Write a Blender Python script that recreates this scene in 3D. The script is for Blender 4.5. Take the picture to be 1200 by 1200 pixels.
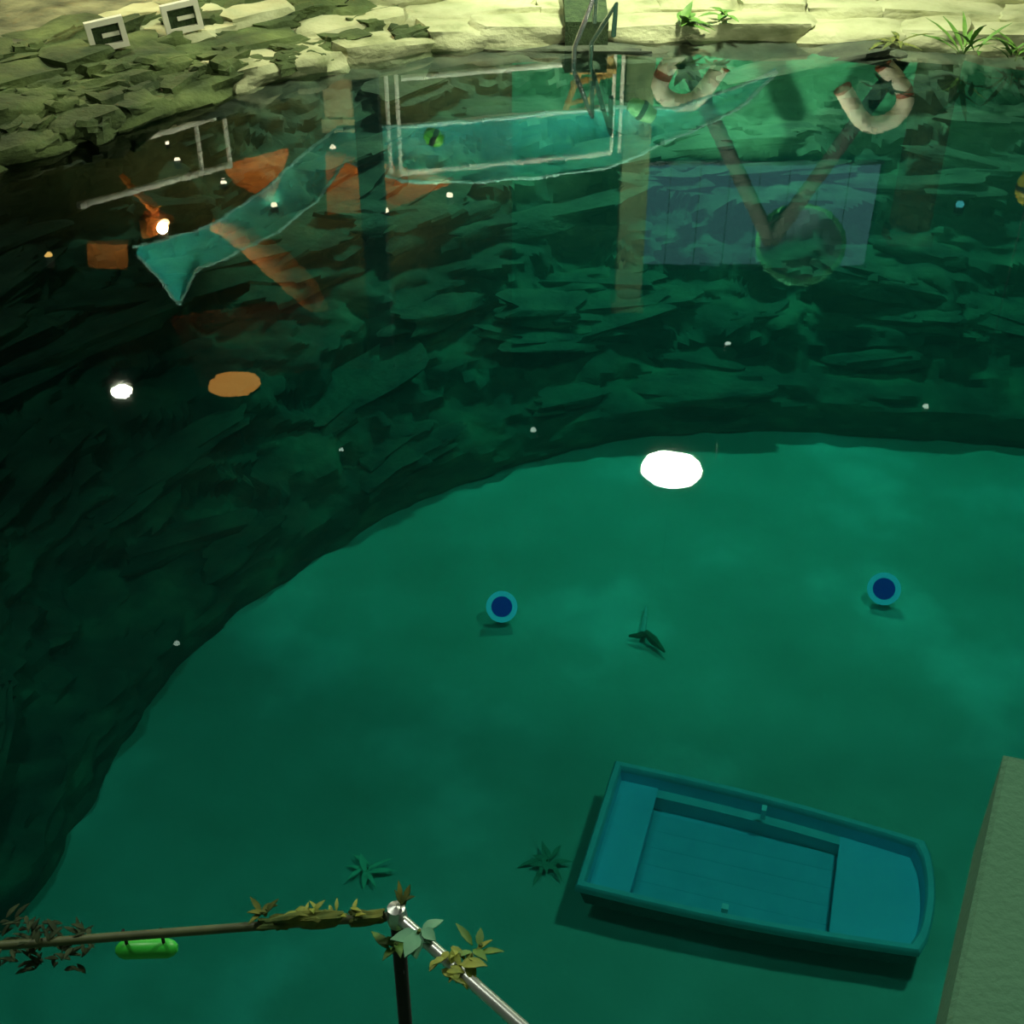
import bpy, math, random
from mathutils import Vector, Matrix, noise

random.seed(7)
scene = bpy.context.scene
for o in list(bpy.data.objects):
    bpy.data.objects.remove(o, do_unlink=True)
COL = scene.collection
PI = math.pi

# ------------------------------------------------------------------ camera
PITCH = math.radians(35.0)
FPX = 1500.0
CAM = Vector((0.0, 0.0, 5.0))
cd = bpy.data.cameras.new('camera')
cd.sensor_width = 36.0
cd.lens = 36.0 * FPX / 1200.0
cd.clip_end = 200
cam = bpy.data.objects.new('camera', cd)
cam.location = CAM
cam.rotation_euler = (PI / 2 - PITCH, 0, 0)
COL.objects.link(cam)
scene.camera = cam

# ------------------------------------------------------------------ world, exposure
scene.view_settings.view_transform = 'Standard'
scene.view_settings.look = 'None'
scene.view_settings.gamma = 1.0
scene.view_settings.use_curve_mapping = False
scene.view_settings.exposure = 0.0
w = bpy.data.worlds.new('world')
scene.world = w
w.use_nodes = True
w.node_tree.nodes['Background'].inputs['Color'].default_value = (0.45, 0.62, 0.42, 1)
w.node_tree.nodes['Background'].inputs['Strength'].default_value = 0.11
scene.cycles.max_bounces = 6
scene.cycles.diffuse_bounces = 2
scene.cycles.glossy_bounces = 2
scene.cycles.transparent_max_bounces = 8

LAMP_COL = (0.95, 1.0, 0.68)
WARM = (1.0, 0.42, 0.12)


# ------------------------------------------------------------------ helpers: photograph ray -> place
def ray(x, y):
    a, b = (x - 600.0) / FPX, (600.0 - y) / FPX
    c, s = math.cos(PITCH), math.sin(PITCH)
    return Vector((a, c + b * s, -s + b * c))


def at_z(x, y, z):
    d = ray(x, y)
    return CAM + d * ((z - CAM.z) / d.z)


def mir(x, y, Y):
    """the point at depth Y whose mirror image in the water is seen at x, y"""
    d = ray(x, y)
    p = CAM + d * (Y / d.y)
    return Vector((p.x, p.y, -p.z))


def mir_z(x, y, z):
    p = at_z(x, y, -z)
    return Vector((p.x, p.y, z))


# ------------------------------------------------------------------ helpers: meshes
class MB:
    def __init__(self):
        self.v, self.f = [], []

    def add(self, vs, fs):
        n = len(self.v)
        self.v += [Vector(q) for q in vs]
        self.f += [tuple(n + i for i in f) for f in fs]
        return self

    def box(self, c, s, m=None, taper=1.0):
        c = Vector(c)
        vs = []
        for z in (-.5, .5):
            k = taper if z > 0 else 1.0
            for y in (-.5, .5):
                for x in (-.5, .5):
                    q = Vector((x * s[0] * k, y * s[1] * k, z * s[2]))
                    if m is not None:
                        q = m @ q
                    vs.append(c + q)
        return self.add(vs, [(0, 2, 3, 1), (4, 5, 7, 6), (0, 1, 5, 4), (2, 6, 7, 3), (0, 4, 6, 2), (1, 3, 7, 5)])

    def tube(self, pts, r, seg=10, cap=True):
        pts = [Vector(p) for p in pts]
        n = len(pts)
        rs = r if isinstance(r, (list, tuple)) else [r] * n
        vs, fs = [], []
        t0 = (pts[1] - pts[0]).normalized()
        u = t0.orthogonal().normalized()
        for i, p in enumerate(pts):
            t = (pts[min(i + 1, n - 1)] - pts[max(i - 1, 0)]).normalized()
            u = (u - t * u.dot(t))
            u = u.normalized() if u.length > 1e-6 else t.orthogonal().normalized()
            v = t.cross(u)
            for k in range(seg):
                a = 2 * PI * k / seg
                vs.append(p + (u * math.cos(a) + v * math.sin(a)) * rs[i])
        for i in range(n - 1):
            for k in range(seg):
                k2 = (k + 1) % seg
                fs.append((i * seg + k, i * seg + k2, (i + 1) * seg + k2, (i + 1) * seg + k))
        if cap:
            fs.append(tuple(reversed(range(seg))))
            fs.append(tuple((n - 1) * seg + k for k in range(seg)))
        return self.add(vs, fs)

    def lathe(self, prof, c=(0, 0, 0), m=None, seg=24):
        c = Vector(c)
        vs, fs = [], []
        for (r, z) in prof:
            for k in range(seg):
                a = 2 * PI * k / seg
                q = Vector((max(r, 1e-4) * math.cos(a), max(r, 1e-4) * math.sin(a), z))
                if m is not None:
                    q = m @ q
                vs.append(c + q)
        for i in range(len(prof) - 1):
            for k in range(seg):
                k2 = (k + 1) % seg
                fs.append((i * seg + k, i * seg + k2, (i + 1) * seg + k2, (i + 1) * seg + k))
        return self.add(vs, fs)

    def loft(self, loops, cap0=False, cap1=False, closed=True):
        n = len(loops[0])
        vs, fs = [], []
        for lp in loops:
            vs += [Vector(q) for q in lp]
        for i in range(len(loops) - 1):
            for k in range(n if closed else n - 1):
                k2 = (k + 1) % n
                fs.append((i * n + k, i * n + k2, (i + 1) * n + k2, (i + 1) * n + k))
        if cap0:
            fs.append(tuple(reversed(range(n))))
        if cap1:
            fs.append(tuple((len(loops) - 1) * n + k for k in range(n)))
        return self.add(vs, fs)

    def build(self, name, mat, parent=None, smooth=True):
        me = bpy.data.meshes.new(name)
        org = parent.matrix_world.translation if parent is not None else Vector((0, 0, 0))
        me.from_pydata([tuple(q) for q in self.v], [], self.f)
        me.update()
        if smooth:
            me.polygons.foreach_set('use_smooth', [True] * len(me.polygons))
            try:
                me.set_sharp_from_angle(angle=math.radians(40))
            except Exception:
                pass
        if mat:
            me.materials.append(mat)
        o = bpy.data.objects.new(name, me)
        COL.objects.link(o)
        if parent is not None:
            o.parent = parent
            o.matrix_parent_inverse = parent_inv(parent)
        return o


ROOT_LOC = {}


def parent_inv(p):
    # parents are only ever translated: vertices are written in world coordinates
    q, off = p, Vector((0, 0, 0))
    while q is not None:
        off += q.location if not q.get('_w') else Vector((0, 0, 0))
        q = None
    return Matrix.Translation(-p.location)


def tag(o, label=None, cat=None, group=None, kind=None):
    if label:
        o['label'] = label
    if cat:
        o['category'] = cat
    if group:
        o['group'] = group
    if kind:
        o['kind'] = kind
    return o


def empty(name, loc, label, cat, group=None):
    o = bpy.data.objects.new(name, None)
    o.location = loc
    o.empty_display_size = .1
    COL.objects.link(o)
    return tag(o, label, cat, group)


def sub(o):
    pass


# ------------------------------------------------------------------ helpers: materials
def new_mat(name):
    m = bpy.data.materials.new(name)
    m.use_nodes = True
    nt = m.node_tree
    nt.nodes.clear()
    out = nt.nodes.new('ShaderNodeOutputMaterial')
    return m, nt, out


def mat(name, c1, c2=None, scale=4.0, rough=.7, metal=0.0, bump=0.0, bscale=None, stretch=(1, 1, 1), c3=None, lo=.35, hi=.65, detail=6):
    m, nt, out = new_mat(name)
    N, L = nt.nodes, nt.links
    b = N.new('ShaderNodeBsdfPrincipled')
    L.new(b.outputs[0], out.inputs['Surface'])
    b.inputs['Roughness'].default_value = rough
    b.inputs['Metallic'].default_value = metal
    if c2 is None:
        c2 = tuple(x * .8 for x in c1)
    tc = N.new('ShaderNodeTexCoord')
    mp = N.new('ShaderNodeMapping')
    mp.inputs['Scale'].default_value = stretch
    L.new(tc.outputs['Object'], mp.inputs['Vector'])
    n = N.new('ShaderNodeTexNoise')
    n.inputs['Scale'].default_value = scale
    n.inputs['Detail'].default_value = detail
    L.new(mp.outputs[0], n.inputs['Vector'])
    r = N.new('ShaderNodeValToRGB')
    r.color_ramp.elements[0].position = lo
    r.color_ramp.elements[0].color = (*c1, 1)
    r.color_ramp.elements[1].position = hi
    r.color_ramp.elements[1].color = (*c2, 1)
    if c3 is not None:
        e = r.color_ramp.elements.new((lo + hi) / 2)
        e.color = (*c3, 1)
    L.new(n.outputs['Fac'], r.inputs[0])
    L.new(r.outputs[0], b.inputs['Base Color'])
    if bump:
        n2 = N.new('ShaderNodeTexNoise')
        n2.inputs['Scale'].default_value = bscale or scale * 4
        n2.inputs['Detail'].default_value = 8
        L.new(mp.outputs[0], n2.inputs['Vector'])
        bp = N.new('ShaderNodeBump')
        bp.inputs['Strength'].default_value = bump
        bp.inputs['Distance'].default_value = .05
        L.new(n2.outputs['Fac'], bp.inputs['Height'])
        L.new(bp.outputs[0], b.inputs['Normal'])
    return m


def emit(name, col, strength):
    m, nt, out = new_mat(name)
    e = nt.nodes.new('ShaderNodeEmission')
    e.inputs['Color'].default_value = (*col, 1)
    e.inputs['Strength'].default_value = strength
    nt.links.new(e.outputs[0], out.inputs['Surface'])
    return m


M = {}
M['sand'] = mat('sand', (.38, .40, .32), (.74, .80, .74), scale=.6, rough=.9, bump=.15, bscale=9, c3=(.47, .50, .42), lo=.3, hi=.75)
M['cliff'] = mat('cliff_rock', (.018, .028, .018), (.125, .165, .09), scale=1.3, rough=.9, bump=.6, bscale=5, stretch=(1, 1, 2.6), c3=(.052, .072, .043), lo=.3, hi=.72, detail=8)
M['ledge'] = mat('ledge_rock', (.02, .028, .019), (.088, .115, .065), scale=2.2, rough=.85, bump=.8, bscale=7, stretch=(1, 1, 2.5), lo=.3, hi=.7, detail=9)
M['stone'] = mat('bank_stone', (.18, .21, .09), (.46, .48, .28), scale=1.6, rough=.85, bump=.6, bscale=9, c3=(.38, .40, .22), lo=.28, hi=.62, stretch=(1, 1, 1.8))
M['moss_stone'] = mat('mossy_stone', (.022, .042, .010), (.125, .175, .05), scale=1.4, rough=.9, bump=.9, bscale=7, c3=(.06, .092, .024), lo=.3, hi=.7, stretch=(1, 1, 1.8))
M['bank'] = mat('bank_earth', (.05, .06, .03), (.20, .21, .11), scale=2, rough=.95, bump=.8)
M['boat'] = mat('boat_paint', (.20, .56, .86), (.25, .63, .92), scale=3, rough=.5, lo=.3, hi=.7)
M['boat_floor'] = mat('boat_floor_paint', (.18, .50, .74), (.22, .55, .80), scale=5, rough=.6)
M['boat_rail'] = mat('boat_gunwale', (.22, .50, .62), (.28, .56, .66), scale=6, rough=.5)
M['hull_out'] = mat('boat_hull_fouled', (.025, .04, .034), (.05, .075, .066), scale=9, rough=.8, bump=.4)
M['concrete'] = mat('concrete', (.062, .20, .115), (.078, .23, .135), scale=1.2, rough=.9, bump=.2, bscale=40)
M['steel'] = mat('galvanised_steel', (.62, .66, .62), (.5, .55, .52), scale=14, rough=.32, metal=.75)
M['rail_paint'] = mat('rail_green_paint', (.10, .13, .05), (.06, .08, .03), scale=12, rough=.6)
M['chrome'] = mat('chrome', (.75, .78, .75), (.68, .7, .68), scale=9, rough=.18, metal=.9)
M['white'] = mat('white_paint', (.86, .88, .80), (.78, .80, .72), scale=6, rough=.4)
M['cream'] = mat('cream_plastic', (.90, .88, .70), (.82, .80, .62), scale=5, rough=.45)
M['red'] = mat('red_band', (.45, .10, .04), (.36, .08, .03), scale=8, rough=.5)
M['dark'] = mat('dark_metal', (.012, .014, .012), (.02, .024, .02), scale=6, rough=.95)
M['rubber'] = mat('dark_mat', (.02, .045, .015), (.05, .09, .03), scale=9, rough=.9, bump=.5)
M['tan'] = mat('tan_plaster', (.42, .38, .20), (.50, .45, .26), scale=2.4, rough=.8, bump=.2)
M['olive'] = mat('olive_plaster', (.12, .20, .09), (.16, .25, .12), scale=2.4, rough=.8)
M['green_wall'] = mat('green_plaster', (.05, .46, .22), (.08, .58, .30), scale=1.2, rough=.8, stretch=(1, 1, 4))
M['dark_wall'] = mat('dark_plaster', (.02, .03, .02), (.04, .055, .03), scale=1.5, rough=.9)
M['left_wall'] = mat('olive_wall', (.10, .14, .05), (.16, .19, .07), scale=.8, rough=.9)
M['wood_o'] = mat('orange_wood', (.62, .22, .04), (.50, .15, .025), scale=3, rough=.5, stretch=(1, 6, 6))
M['wood_b'] = mat('brown_wood', (.20, .085, .03), (.13, .05, .018), scale=3, rough=.6, stretch=(1, 6, 6))
M['wood_t'] = mat('tan_wood', (.55, .36, .10), (.45, .28, .07), scale=5, rough=.5, stretch=(5, 5, 1))
M['leaf'] = mat('leaf_green', (.06, .17, .02), (.13, .28, .04), scale=9, rough=.6)
M['leaf_y'] = mat('leaf_yellow', (.34, .36, .04), (.20, .28, .03), scale=12, rough=.6)
M['leaf_p'] = mat('leaf_pale', (.16, .42, .24), (.10, .32, .18), scale=9, rough=.6)
M['moss'] = mat('rail_moss', (.05, .09, .02), (.16, .18, .03), scale=14, rough=.95)
M['bush'] = mat('bush_leaf', (.015, .035, .012), (.035, .06, .02), scale=12, rough=.9)
M['weed'] = mat('dark_weed', (.20, .26, .17), (.26, .33, .22), scale=12, rough=.9)
M['weed_p'] = mat('pale_weed', (.55, .75, .5), (.45, .62, .42), scale=12, rough=.9)
M['gfloat'] = mat('green_float', (.12, .62, .05), (.09, .5, .04), scale=6, rough=.35)
M['mfloat'] = mat('mint_float', (.30, .90, .40), (.25, .8, .34), scale=6, rough=.35)
M['yfloat'] = mat('yellow_buoy', (.50, .48, .06), (.40, .40, .05), scale=6, rough=.4)
M['gglow'] = mat('green_glow_tone', (.03, .50, .04), (.04, .58, .06), scale=5, rough=.4)  # glow of a green light put into the base colour
M['blue_lens'] = emit('blue_lens', (.004, .035, .30), .55)
M['bezel'] = mat('pale_bezel', (.55, .85, .95), (.5, .78, .9), scale=6, rough=.3)
M['glow_rim'] = emit('glowing_rim', (.06, .40, .44), .9)
M['bowl'] = mat('bowl_enamel', (.10, .18, .24), (.07, .13, .18), scale=4, rough=.4)
M['bowl_rim'] = mat('bowl_rim_green', (.08, .50, .25), (.07, .42, .2), scale=4, rough=.4)
M['twig'] = mat('twig_bark', (.08, .09, .05), (.14, .16, .09), scale=9, rough=.9)
M['twig_p'] = mat('twig_bleached', (.5, .62, .6), (.42, .5, .5), scale=9, rough=.9)
M['lamp_white'] = emit('lamp_white', (1, 1, .92), 60)
M['lamp_warm'] = emit('lamp_warm', (1, .72, .30), 22)
M['spot_glow'] = emit('spot_glow', (1.0, .90, .60), 9)
M['spot_dim'] = emit('spot_dim', (.7, 1.0, .8), 5.5)
M['amber'] = emit('amber_glow', (1.0, .62, .15), 6)
M['cyan_glow'] = emit('cyan_glow', (.10, .75, .75), 2.2)
M['orange_glow'] = emit('orange_glow', (1.0, .45, .08), 3.6)
M['pane'] = emit('lit_frosted_pane', (.10, .26, .29), 1.5)


def net_mat():
    m, nt, out = new_mat('cyan_netting')
    N, L = nt.nodes, nt.links
    d = N.new('ShaderNodeBsdfDiffuse')
    d.inputs['Color'].default_value = (.04, .55, .58, 1)
    t = N.new('ShaderNodeBsdfTranslucent')
    t.inputs['Color'].default_value = (.04, .55, .58, 1)
    a = N.new('ShaderNodeAddShader')
    L.new(d.outputs[0], a.inputs[0])
    L.new(t.outputs[0], a.inputs[1])
    tr = N.new('ShaderNodeBsdfTransparent')
    mx = N.new('ShaderNodeMixShader')
    mx.inputs[0].default_value = .36
    L.new(tr.outputs[0], mx.inputs[1])
    L.new(a.outputs[0], mx.inputs[2])
    L.new(mx.outputs[0], out.inputs['Surface'])
    return m


M['net'] = net_mat()
M['net_edge'] = mat('net_rope', (.35, .75, .70), (.28, .65, .62), scale=20, rough=.7)


def water_mat():
    m, nt, out = new_mat('pool_water')
    N, L = nt.nodes, nt.links
    tc = N.new('ShaderNodeTexCoord')
    mp = N.new('ShaderNodeMapping')
    mp.inputs['Scale'].default_value = (.8, 1.6, 1)
    L.new(tc.outputs['Object'], mp.inputs['Vector'])
    n = N.new('ShaderNodeTexNoise')
    n.inputs['Scale'].default_value = 1.3
    n.inputs['Detail'].default_value = 3
    L.new(mp.outputs[0], n.inputs['Vector'])
    bp = N.new('ShaderNodeBump')
    bp.inputs['Strength'].default_value = .035
    bp.inputs['Distance'].default_value = .02
    L.new(n.outputs['Fac'], bp.inputs['Height'])
    fr = N.new('ShaderNodeFresnel')
    fr.inputs['IOR'].default_value = 1.45
    L.new(bp.outputs[0], fr.inputs['Normal'])
    gl = N.new('ShaderNodeBsdfGlossy')
    gl.inputs['Roughness'].default_value = 0.012
    L.new(bp.outputs[0], gl.inputs['Normal'])
    tr = N.new('ShaderNodeBsdfTransparent')
    tr.inputs['Color'].default_value = (.97, 1, .99, 1)
    mx = N.new('ShaderNodeMixShader')
    L.new(fr.outputs[0], mx.inputs[0])
    L.new(tr.outputs[0], mx.inputs[1])
    L.new(gl.outputs[0], mx.inputs[2])
    L.new(mx.outputs[0], out.inputs['Surface'])
    va = N.new('ShaderNodeVolumeAbsorption')
    va.inputs['Color'].default_value = (0.0, .79, .745, 1)
    va.inputs['Density'].default_value = .51
    vs_ = N.new('ShaderNodeVolumeScatter')
    vs_.inputs['Color'].default_value = (.15, .95, .85, 1)
    vs_.inputs['Density'].default_value = .020
    ad = N.new('ShaderNodeAddShader')
    L.new(va.outputs[0], ad.inputs[0])
    L.new(vs_.outputs[0], ad.inputs[1])
    L.new(ad.outputs[0], out.inputs['Volume'])
    return m


M['water'] = water_mat()

# ------------------------------------------------------------------ pool outline
D = 3.4
WATER_PX = [(1750, 120), (1400, 75), (1200, 58), (1000, 48), (850, 45), (700, 46), (570, 52), (450, 63), (340, 88), (240, 115), (130, 152),
            (0, 195), (-150, 260), (-320, 370), (-450, 560), (-560, 800), (-600, 1100)]
BASE_PX = [(1750, 600), (1380, 545), (1200, 524), (1050, 514), (920, 506), (800, 508), (690, 525), (590, 550), (480, 594), (390, 645), (310, 700),
           (230, 765), (150, 860), (100, 945), (50, 1050), (-40, 1130), (-150, 1250)]
W_PL = [at_z(x, y, 0) for x, y in WATER_PX] + [Vector((-6.6, 1.0, 0))]
B_PL = [at_z(x, y, -D) for x, y in BASE_PX] + [Vector((-6.0, 1.5, -D))]


def catmull(P, s):
    n = len(P) - 1
    s = max(0.0, min(n - 1e-6, s))
    i = int(s)
    t = s - i
    p0, p1, p2, p3 = P[max(i - 1, 0)], P[i], P[i + 1], P[min(i + 2, n)]
    return .5 * (2 * p1 + (p2 - p0) * t + (2 * p0 - 5 * p1 + 4 * p2 - p3) * t * t + (3 * p1 - p0 - 3 * p2 + p3) * t ** 3)


def out_dir(s):
    t = catmull(W_PL, s + .05) - catmull(W_PL, s - .05)
    t.z = 0
    t.normalize()
    return Vector((t.y, -t.x, 0))          # the curve runs right to left: outward is away from the pool


if out_dir(4).y < 0:
    _od = out_dir
    out_dir = lambda s: -_od(s)

NS = len(W_PL) - 1


def fr(v, h=1.0, l=2.0, o=5):
    return noise.fractal(v, h, l, o)


# ------------------------------------------------------------------ structure: floor, cliff, banks
def build_floor():
    mb = MB()
    nx, ny = 110, 90
    vs, fs = [], []
    for j in range(ny + 1):
        for i in range(nx + 1):
            x = -9 + 22 * i / nx
            y = .5 + 19 * j / ny
            z = -D + .05 * fr(Vector((x * .4, y * .4, 3)), o=4)
            vs.append((x, y, z))
    for j in range(ny):
        for i in range(nx):
            a = j * (nx + 1) + i
            fs.append((a, a + 1, a + nx + 2, a + nx + 1))
    mb.add(vs, fs)
    return tag(mb.build('floor', M['sand']), 'pale sandy floor of the pool under green water', None, kind='structure')


floor = build_floor()


def cliff_point(s, t):
    """t 0 at the foot .. 1 at the waterline"""
    b, wv = catmull(B_PL, s), catmull(W_PL, s)
    q0 = b.lerp(wv, t)
    N1 = 6
    ph = .9 * fr(Vector((q0.x * .28, q0.y * .28, 1.7)), o=3) + .35 * fr(Vector((q0.x * .9, q0.y * .9, 4.7)), o=3)
    q = t * N1 + ph * min(1, t * 4) * min(1, (1 - t) * 6)
    k = math.floor(q)
    f = q - k
    rise = min(1.0, f / .42)
    rise = rise * rise * (3 - 2 * rise)
    st = (k + .82 * rise + .18 * f) / N1
    st = max(-.02, min(1.0, st))
    st = .25 * t + .75 * st
    h = t
    # steep, slightly undercut foot
    if t < .16:
        u = t / .16
        h = .10 * math.sin(u * PI) * -.25 + .16 * u * u
        st = max(st, .16 * u + .05 * math.sin(u * PI))
    p = b.lerp(wv, h)
    p.z = -D + D * st
    return p


def build_cliff():
    mb = MB()
    nu, nv = 470, 110
    vs, fs = [], []
    for i in range(nu + 1):
        s = NS * i / nu
        od = out_dir(s)
        for j in range(nv + 1):
            t = j / nv
            p = cliff_point(s, t)
            e = min(1.0, (1 - t) * 8) * (.35 + .65 * min(1, t * 6))
            a = Vector((p.x * .9, p.y * .9, p.z * 2.4))
            d = .26 * fr(a, o=4) + .16 * (abs(noise.noise(a * 2.3)) * 2 - .6) + .07 * fr(a * 4.1, o=3)
            p = p + (od * -1 * d + Vector((0, 0, .55 * d))) * e
            vs.append(p)
    for i in range(nu):
        for j in range(nv):
            a = i * (nv + 1) + j
            fs.append((a, a + nv + 1, a + nv + 2, a + 1))
    mb.add(vs, fs)
    o = mb.build('wall_rock', M['cliff'])
    return tag(o, 'dark layered rock slope lining the pool below the waterline', None, kind='structure')


cliff = build_cliff()


def blob(c, size, seed, m=None, rough=.18, sub=2, flat=False):
    """an angular rock: a cube cut finer, pushed about"""
    mb = MB()
    n = sub + 1
    idx, vs, fs = {}, [], []

    def vid(q):
        k = tuple(round(x, 4) for x in q)
        if k not in idx:
            idx[k] = len(vs)
            v = Vector(q)
            r = v.lerp(v.normalized() * .62, .35)
            d = 1 + rough * 2 * noise.noise(v * 1.9 + Vector((seed, seed * .7, -seed)))
            r = Vector((r.x * size[0], r.y * size[1], r.z * size[2])) * d
            if m is not None:
                r = m @ r
            vs.append(Vector(c) + r)
        return idx[k]
    for ax in range(3):
        for sg in (-.5, .5):
            for i in range(n):
                for j in range(n):
                    qs = []
                    for (di, dj) in ((0, 0), (1, 0), (1, 1), (0, 1)):
                        q = [0, 0, 0]
                        q[ax] = sg
                        q[(ax + 1) % 3] = -.5 + (i + di) / n
                        q[(ax + 2) % 3] = -.5 + (j + dj) / n
                        qs.append(vid(tuple(q)))
                    fs.append(tuple(qs if sg > 0 else reversed(qs)))
    return mb.add(vs, fs)


def frame(x, z=Vector((0, 0, 1))):
    x = x.normalized()
    y = z.cross(x).normalized()
    zz = x.cross(y)
    return Matrix((x, y, zz)).transposed()


# loose ledge slabs on the slope
for i in range(70):
    s = random.uniform(1.4, 14.5)
    t = random.uniform(.10, .95)
    p = cliff_point(s, t)
    tg = catmull(W_PL, s + .05) - catmull(W_PL, s - .05)
    tg.z = 0
    tg.normalize()
    tg = Matrix.Rotation(random.uniform(-.35, .35), 3, 'Z') @ tg
    tg.z = random.uniform(-.22, .22)
    L = random.uniform(.7, 2.3)
    mb = blob(p - out_dir(s) * .05, (L, random.uniform(.3, .65), random.uniform(.10, .24)), i * 3.1, frame(tg), rough=.36, sub=5)
    mb.build('rock_ledge', M['ledge'], cliff)


def build_bank():
    mb = MB()
    nu, nv = 260, 16
    vs, fs = [], []
    for i in range(nu + 1):
        s = NS * i / nu
        c, od = catmull(W_PL, s), out_dir(s)
        for j in range(nv + 1):
            d = -.25 + 6.2 * (j / nv) ** 1.3
            z = -.35 + .30 * min(1, (d + .25) / .3) + .20 * max(0, d)
            z = min(z, .42)
            p = c + od * d
            p.z = z + (.06 * fr(Vector((p.x, p.y, 8)), o=4) if j < nv else 0)
            vs.append(p)
    for i in range(nu):
        for j in range(nv):
            a = i * (nv + 1) + j
            fs.append((a, a + nv + 1, a + nv + 2, a + 1))
    mb.add(vs, fs)
    return tag(mb.build('floor', M['bank'], smooth=False), 'sloping stone bank around the far side of the pool', None, kind='structure')


bank = build_bank()

# coping stones, two courses, each stone on its own
for row, (d0, d1, zc, th) in enumerate(((-.10, .62, .05, .30), (.60, 1.35, .16, .30), (1.34, 2.0, .26, .30), (1.98, 3.0, .31, .30))):
    s = 1.0 + row * .07
    k = 0
    while s < 14.2:
        c0 = catmull(W_PL, s)
        L = random.uniform(.75, 2.0) if s < 6.8 else random.uniform(.5, 1.1)
        dd = (catmull(W_PL, s + .02) - c0).length / .02
        s2 = s + L / dd
        c1 = catmull(W_PL, s2)
        od = out_dir((s + s2) / 2)
        mid = (c0 + c1) / 2 + od * ((d0 + d1) / 2 + random.uniform(-.05, .05))
        mid.z = zc + random.uniform(-.03, .05)
        tg = c1 - c0
        tg.z = random.uniform(-.05, .05) * L
        mm = M['stone'] if s < 6.2 or (s < 8.2 and random.random() < .5) else M['moss_stone']
        mb = blob(mid, (tg.length * 1.10, (d1 - d0) * 1.14, th * 1.1), 50 + row * 90 + k * 1.7, frame(tg), rough=.13 if s < 7 else .22, sub=5)
        mb.build('coping_stone', mm, bank)
        s = s2 + .004
        k += 1

for i in range(170):
    s = random.uniform(6.6, 13.4)
    d = random.uniform(-.05, 2.4)
    p = catmull(W_PL, s) + out_dir(s) * d
    p.z = .10 + .13 * d + random.uniform(-.02, .06)
    tg = catmull(W_PL, s + .05) - catmull(W_PL, s - .05)
    tg = Matrix.Rotation(random.uniform(-.5, .5), 3, 'Z') @ tg
    tg.z = random.uniform(-.15, .15) * tg.length
    mb = blob(p, (random.uniform(.25, .85), random.uniform(.15, .38), random.uniform(.12, .26)), 300 + i * 2.7, frame(tg), rough=.34, sub=3)
    mb.build('bank_rock', M['moss_stone'], bank, smooth=i % 2 == 0)

# ------------------------------------------------------------------ near side, out of frame: terrace and wall
mb = MB()
mb.box((-3.2, -.3, .2), (7.4, 5.6, .4))
tag(mb.build('floor', M['concrete'], smooth=False), 'low concrete terrace under the near railing', None, kind='structure')
mb = MB()
mb.box((2.0, .3, -1.75), (22, .6, 3.5))
tag(mb.build('wall_near', M['concrete'], smooth=False), 'near wall of the pool', None, kind='structure')

# ------------------------------------------------------------------ far hall: walls, columns, ceiling (seen mirrored in the water)
mb = MB()
mb.box((8.5, 26.0, 4.2), (18.0, .3, 7.8))
wall_far = tag(mb.build('wall_far', M['green_wall'], smooth=False), 'green plastered wall behind the far bank, mirrored on the right', None, kind='structure')
mb = MB()
mb.box((-9.5, 25.5, 4.6), (19.0, .3, 8.4))
tag(mb.build('wall_left', M['left_wall'], smooth=False), 'dim olive wall behind the railing, mirrored on the left', None, kind='structure')
mb = MB()
mb.box((0, 15, 9.2), (44, 28, .3))
tag(mb.build('ceiling', M['dark_wall'], smooth=False), 'dark ceiling above the pool hall', None, kind='structure')
mb = MB()
mb.box((0, 26.5, .2), (44, 8, .3))
tag(mb.build('floor', M['bank'], smooth=False), 'dark floor of the hall behind the far bank', None, kind='structure')

# window band
wy = 25.7
a, b2 = mir(752, 190, wy), mir(1012, 312, wy)
x0, x1, z0, z1 = a.x, b2.x, a.z, b2.z
win = bpy.data.objects.new('window_1', None)
win.location = ((x0 + x1) / 2, wy, z0)
COL.objects.link(win)
tag(win, 'wide bluish frosted window high in the far wall', None, kind='structure')
NP = 8
for i in range(NP):
    xa, xb = x0 + (x1 - x0) * i / NP, x0 + (x1 - x0) * (i + 1) / NP
    MB().box(((xa + xb) / 2, wy, (z0 + z1) / 2), (xb - xa - .004, .03, z1 - z0 - .02)).build('pane', M['pane'], win, False)
for i in range(NP + 1):
    xa = x0 + (x1 - x0) * i / NP
    MB().box((xa, wy - .02, (z0 + z1) / 2), (.012, .034, z1 - z0)).build('mullion', M['bowl'], win, False)
for z in (z0, z1):
    MB().box(((x0 + x1) / 2, wy - .02, z), (x1 - x0 + .1, .08, .08)).build('window_frame', M['bowl'], win, False)


def column(px0, px1, Y, top, m, label):
    p0, p1 = mir(px0, 150, Y), mir(px1, 150, Y)
    wd = p1.x - p0.x
    cx = (p0.x + p1.x) / 2
    o = empty('column', (cx, Y, .35), label, 'column', 'columns behind the far bank')
    MB().box((cx, Y, (top + .35) / 2), (wd, .45, top - .35)).build('shaft', m, o, False)
    MB().box((cx, Y, .45), (wd * 1.25, .56, .24)).build('plinth', m, o, False)
    MB().box((cx, Y, top - .12), (wd * 1.25, .56, .24)).build('capital', m, o, False)
    return o


column(730, 762, 22.6, 6.0, M['olive'], 'olive square column mirrored beside the bluish window')
column(418, 446, 19.95, 6.2, M['dark'], 'near-black column mirrored left of the white railing frame')
column(384, 416, 23.6, 2.8, M['tan'], 'short tan pier mirrored just left of the black column')
column(1066, 1108, 22.6, 4.6, M['rubber'], 'dark olive column mirrored right of the horseshoe lifebuoys')

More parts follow.
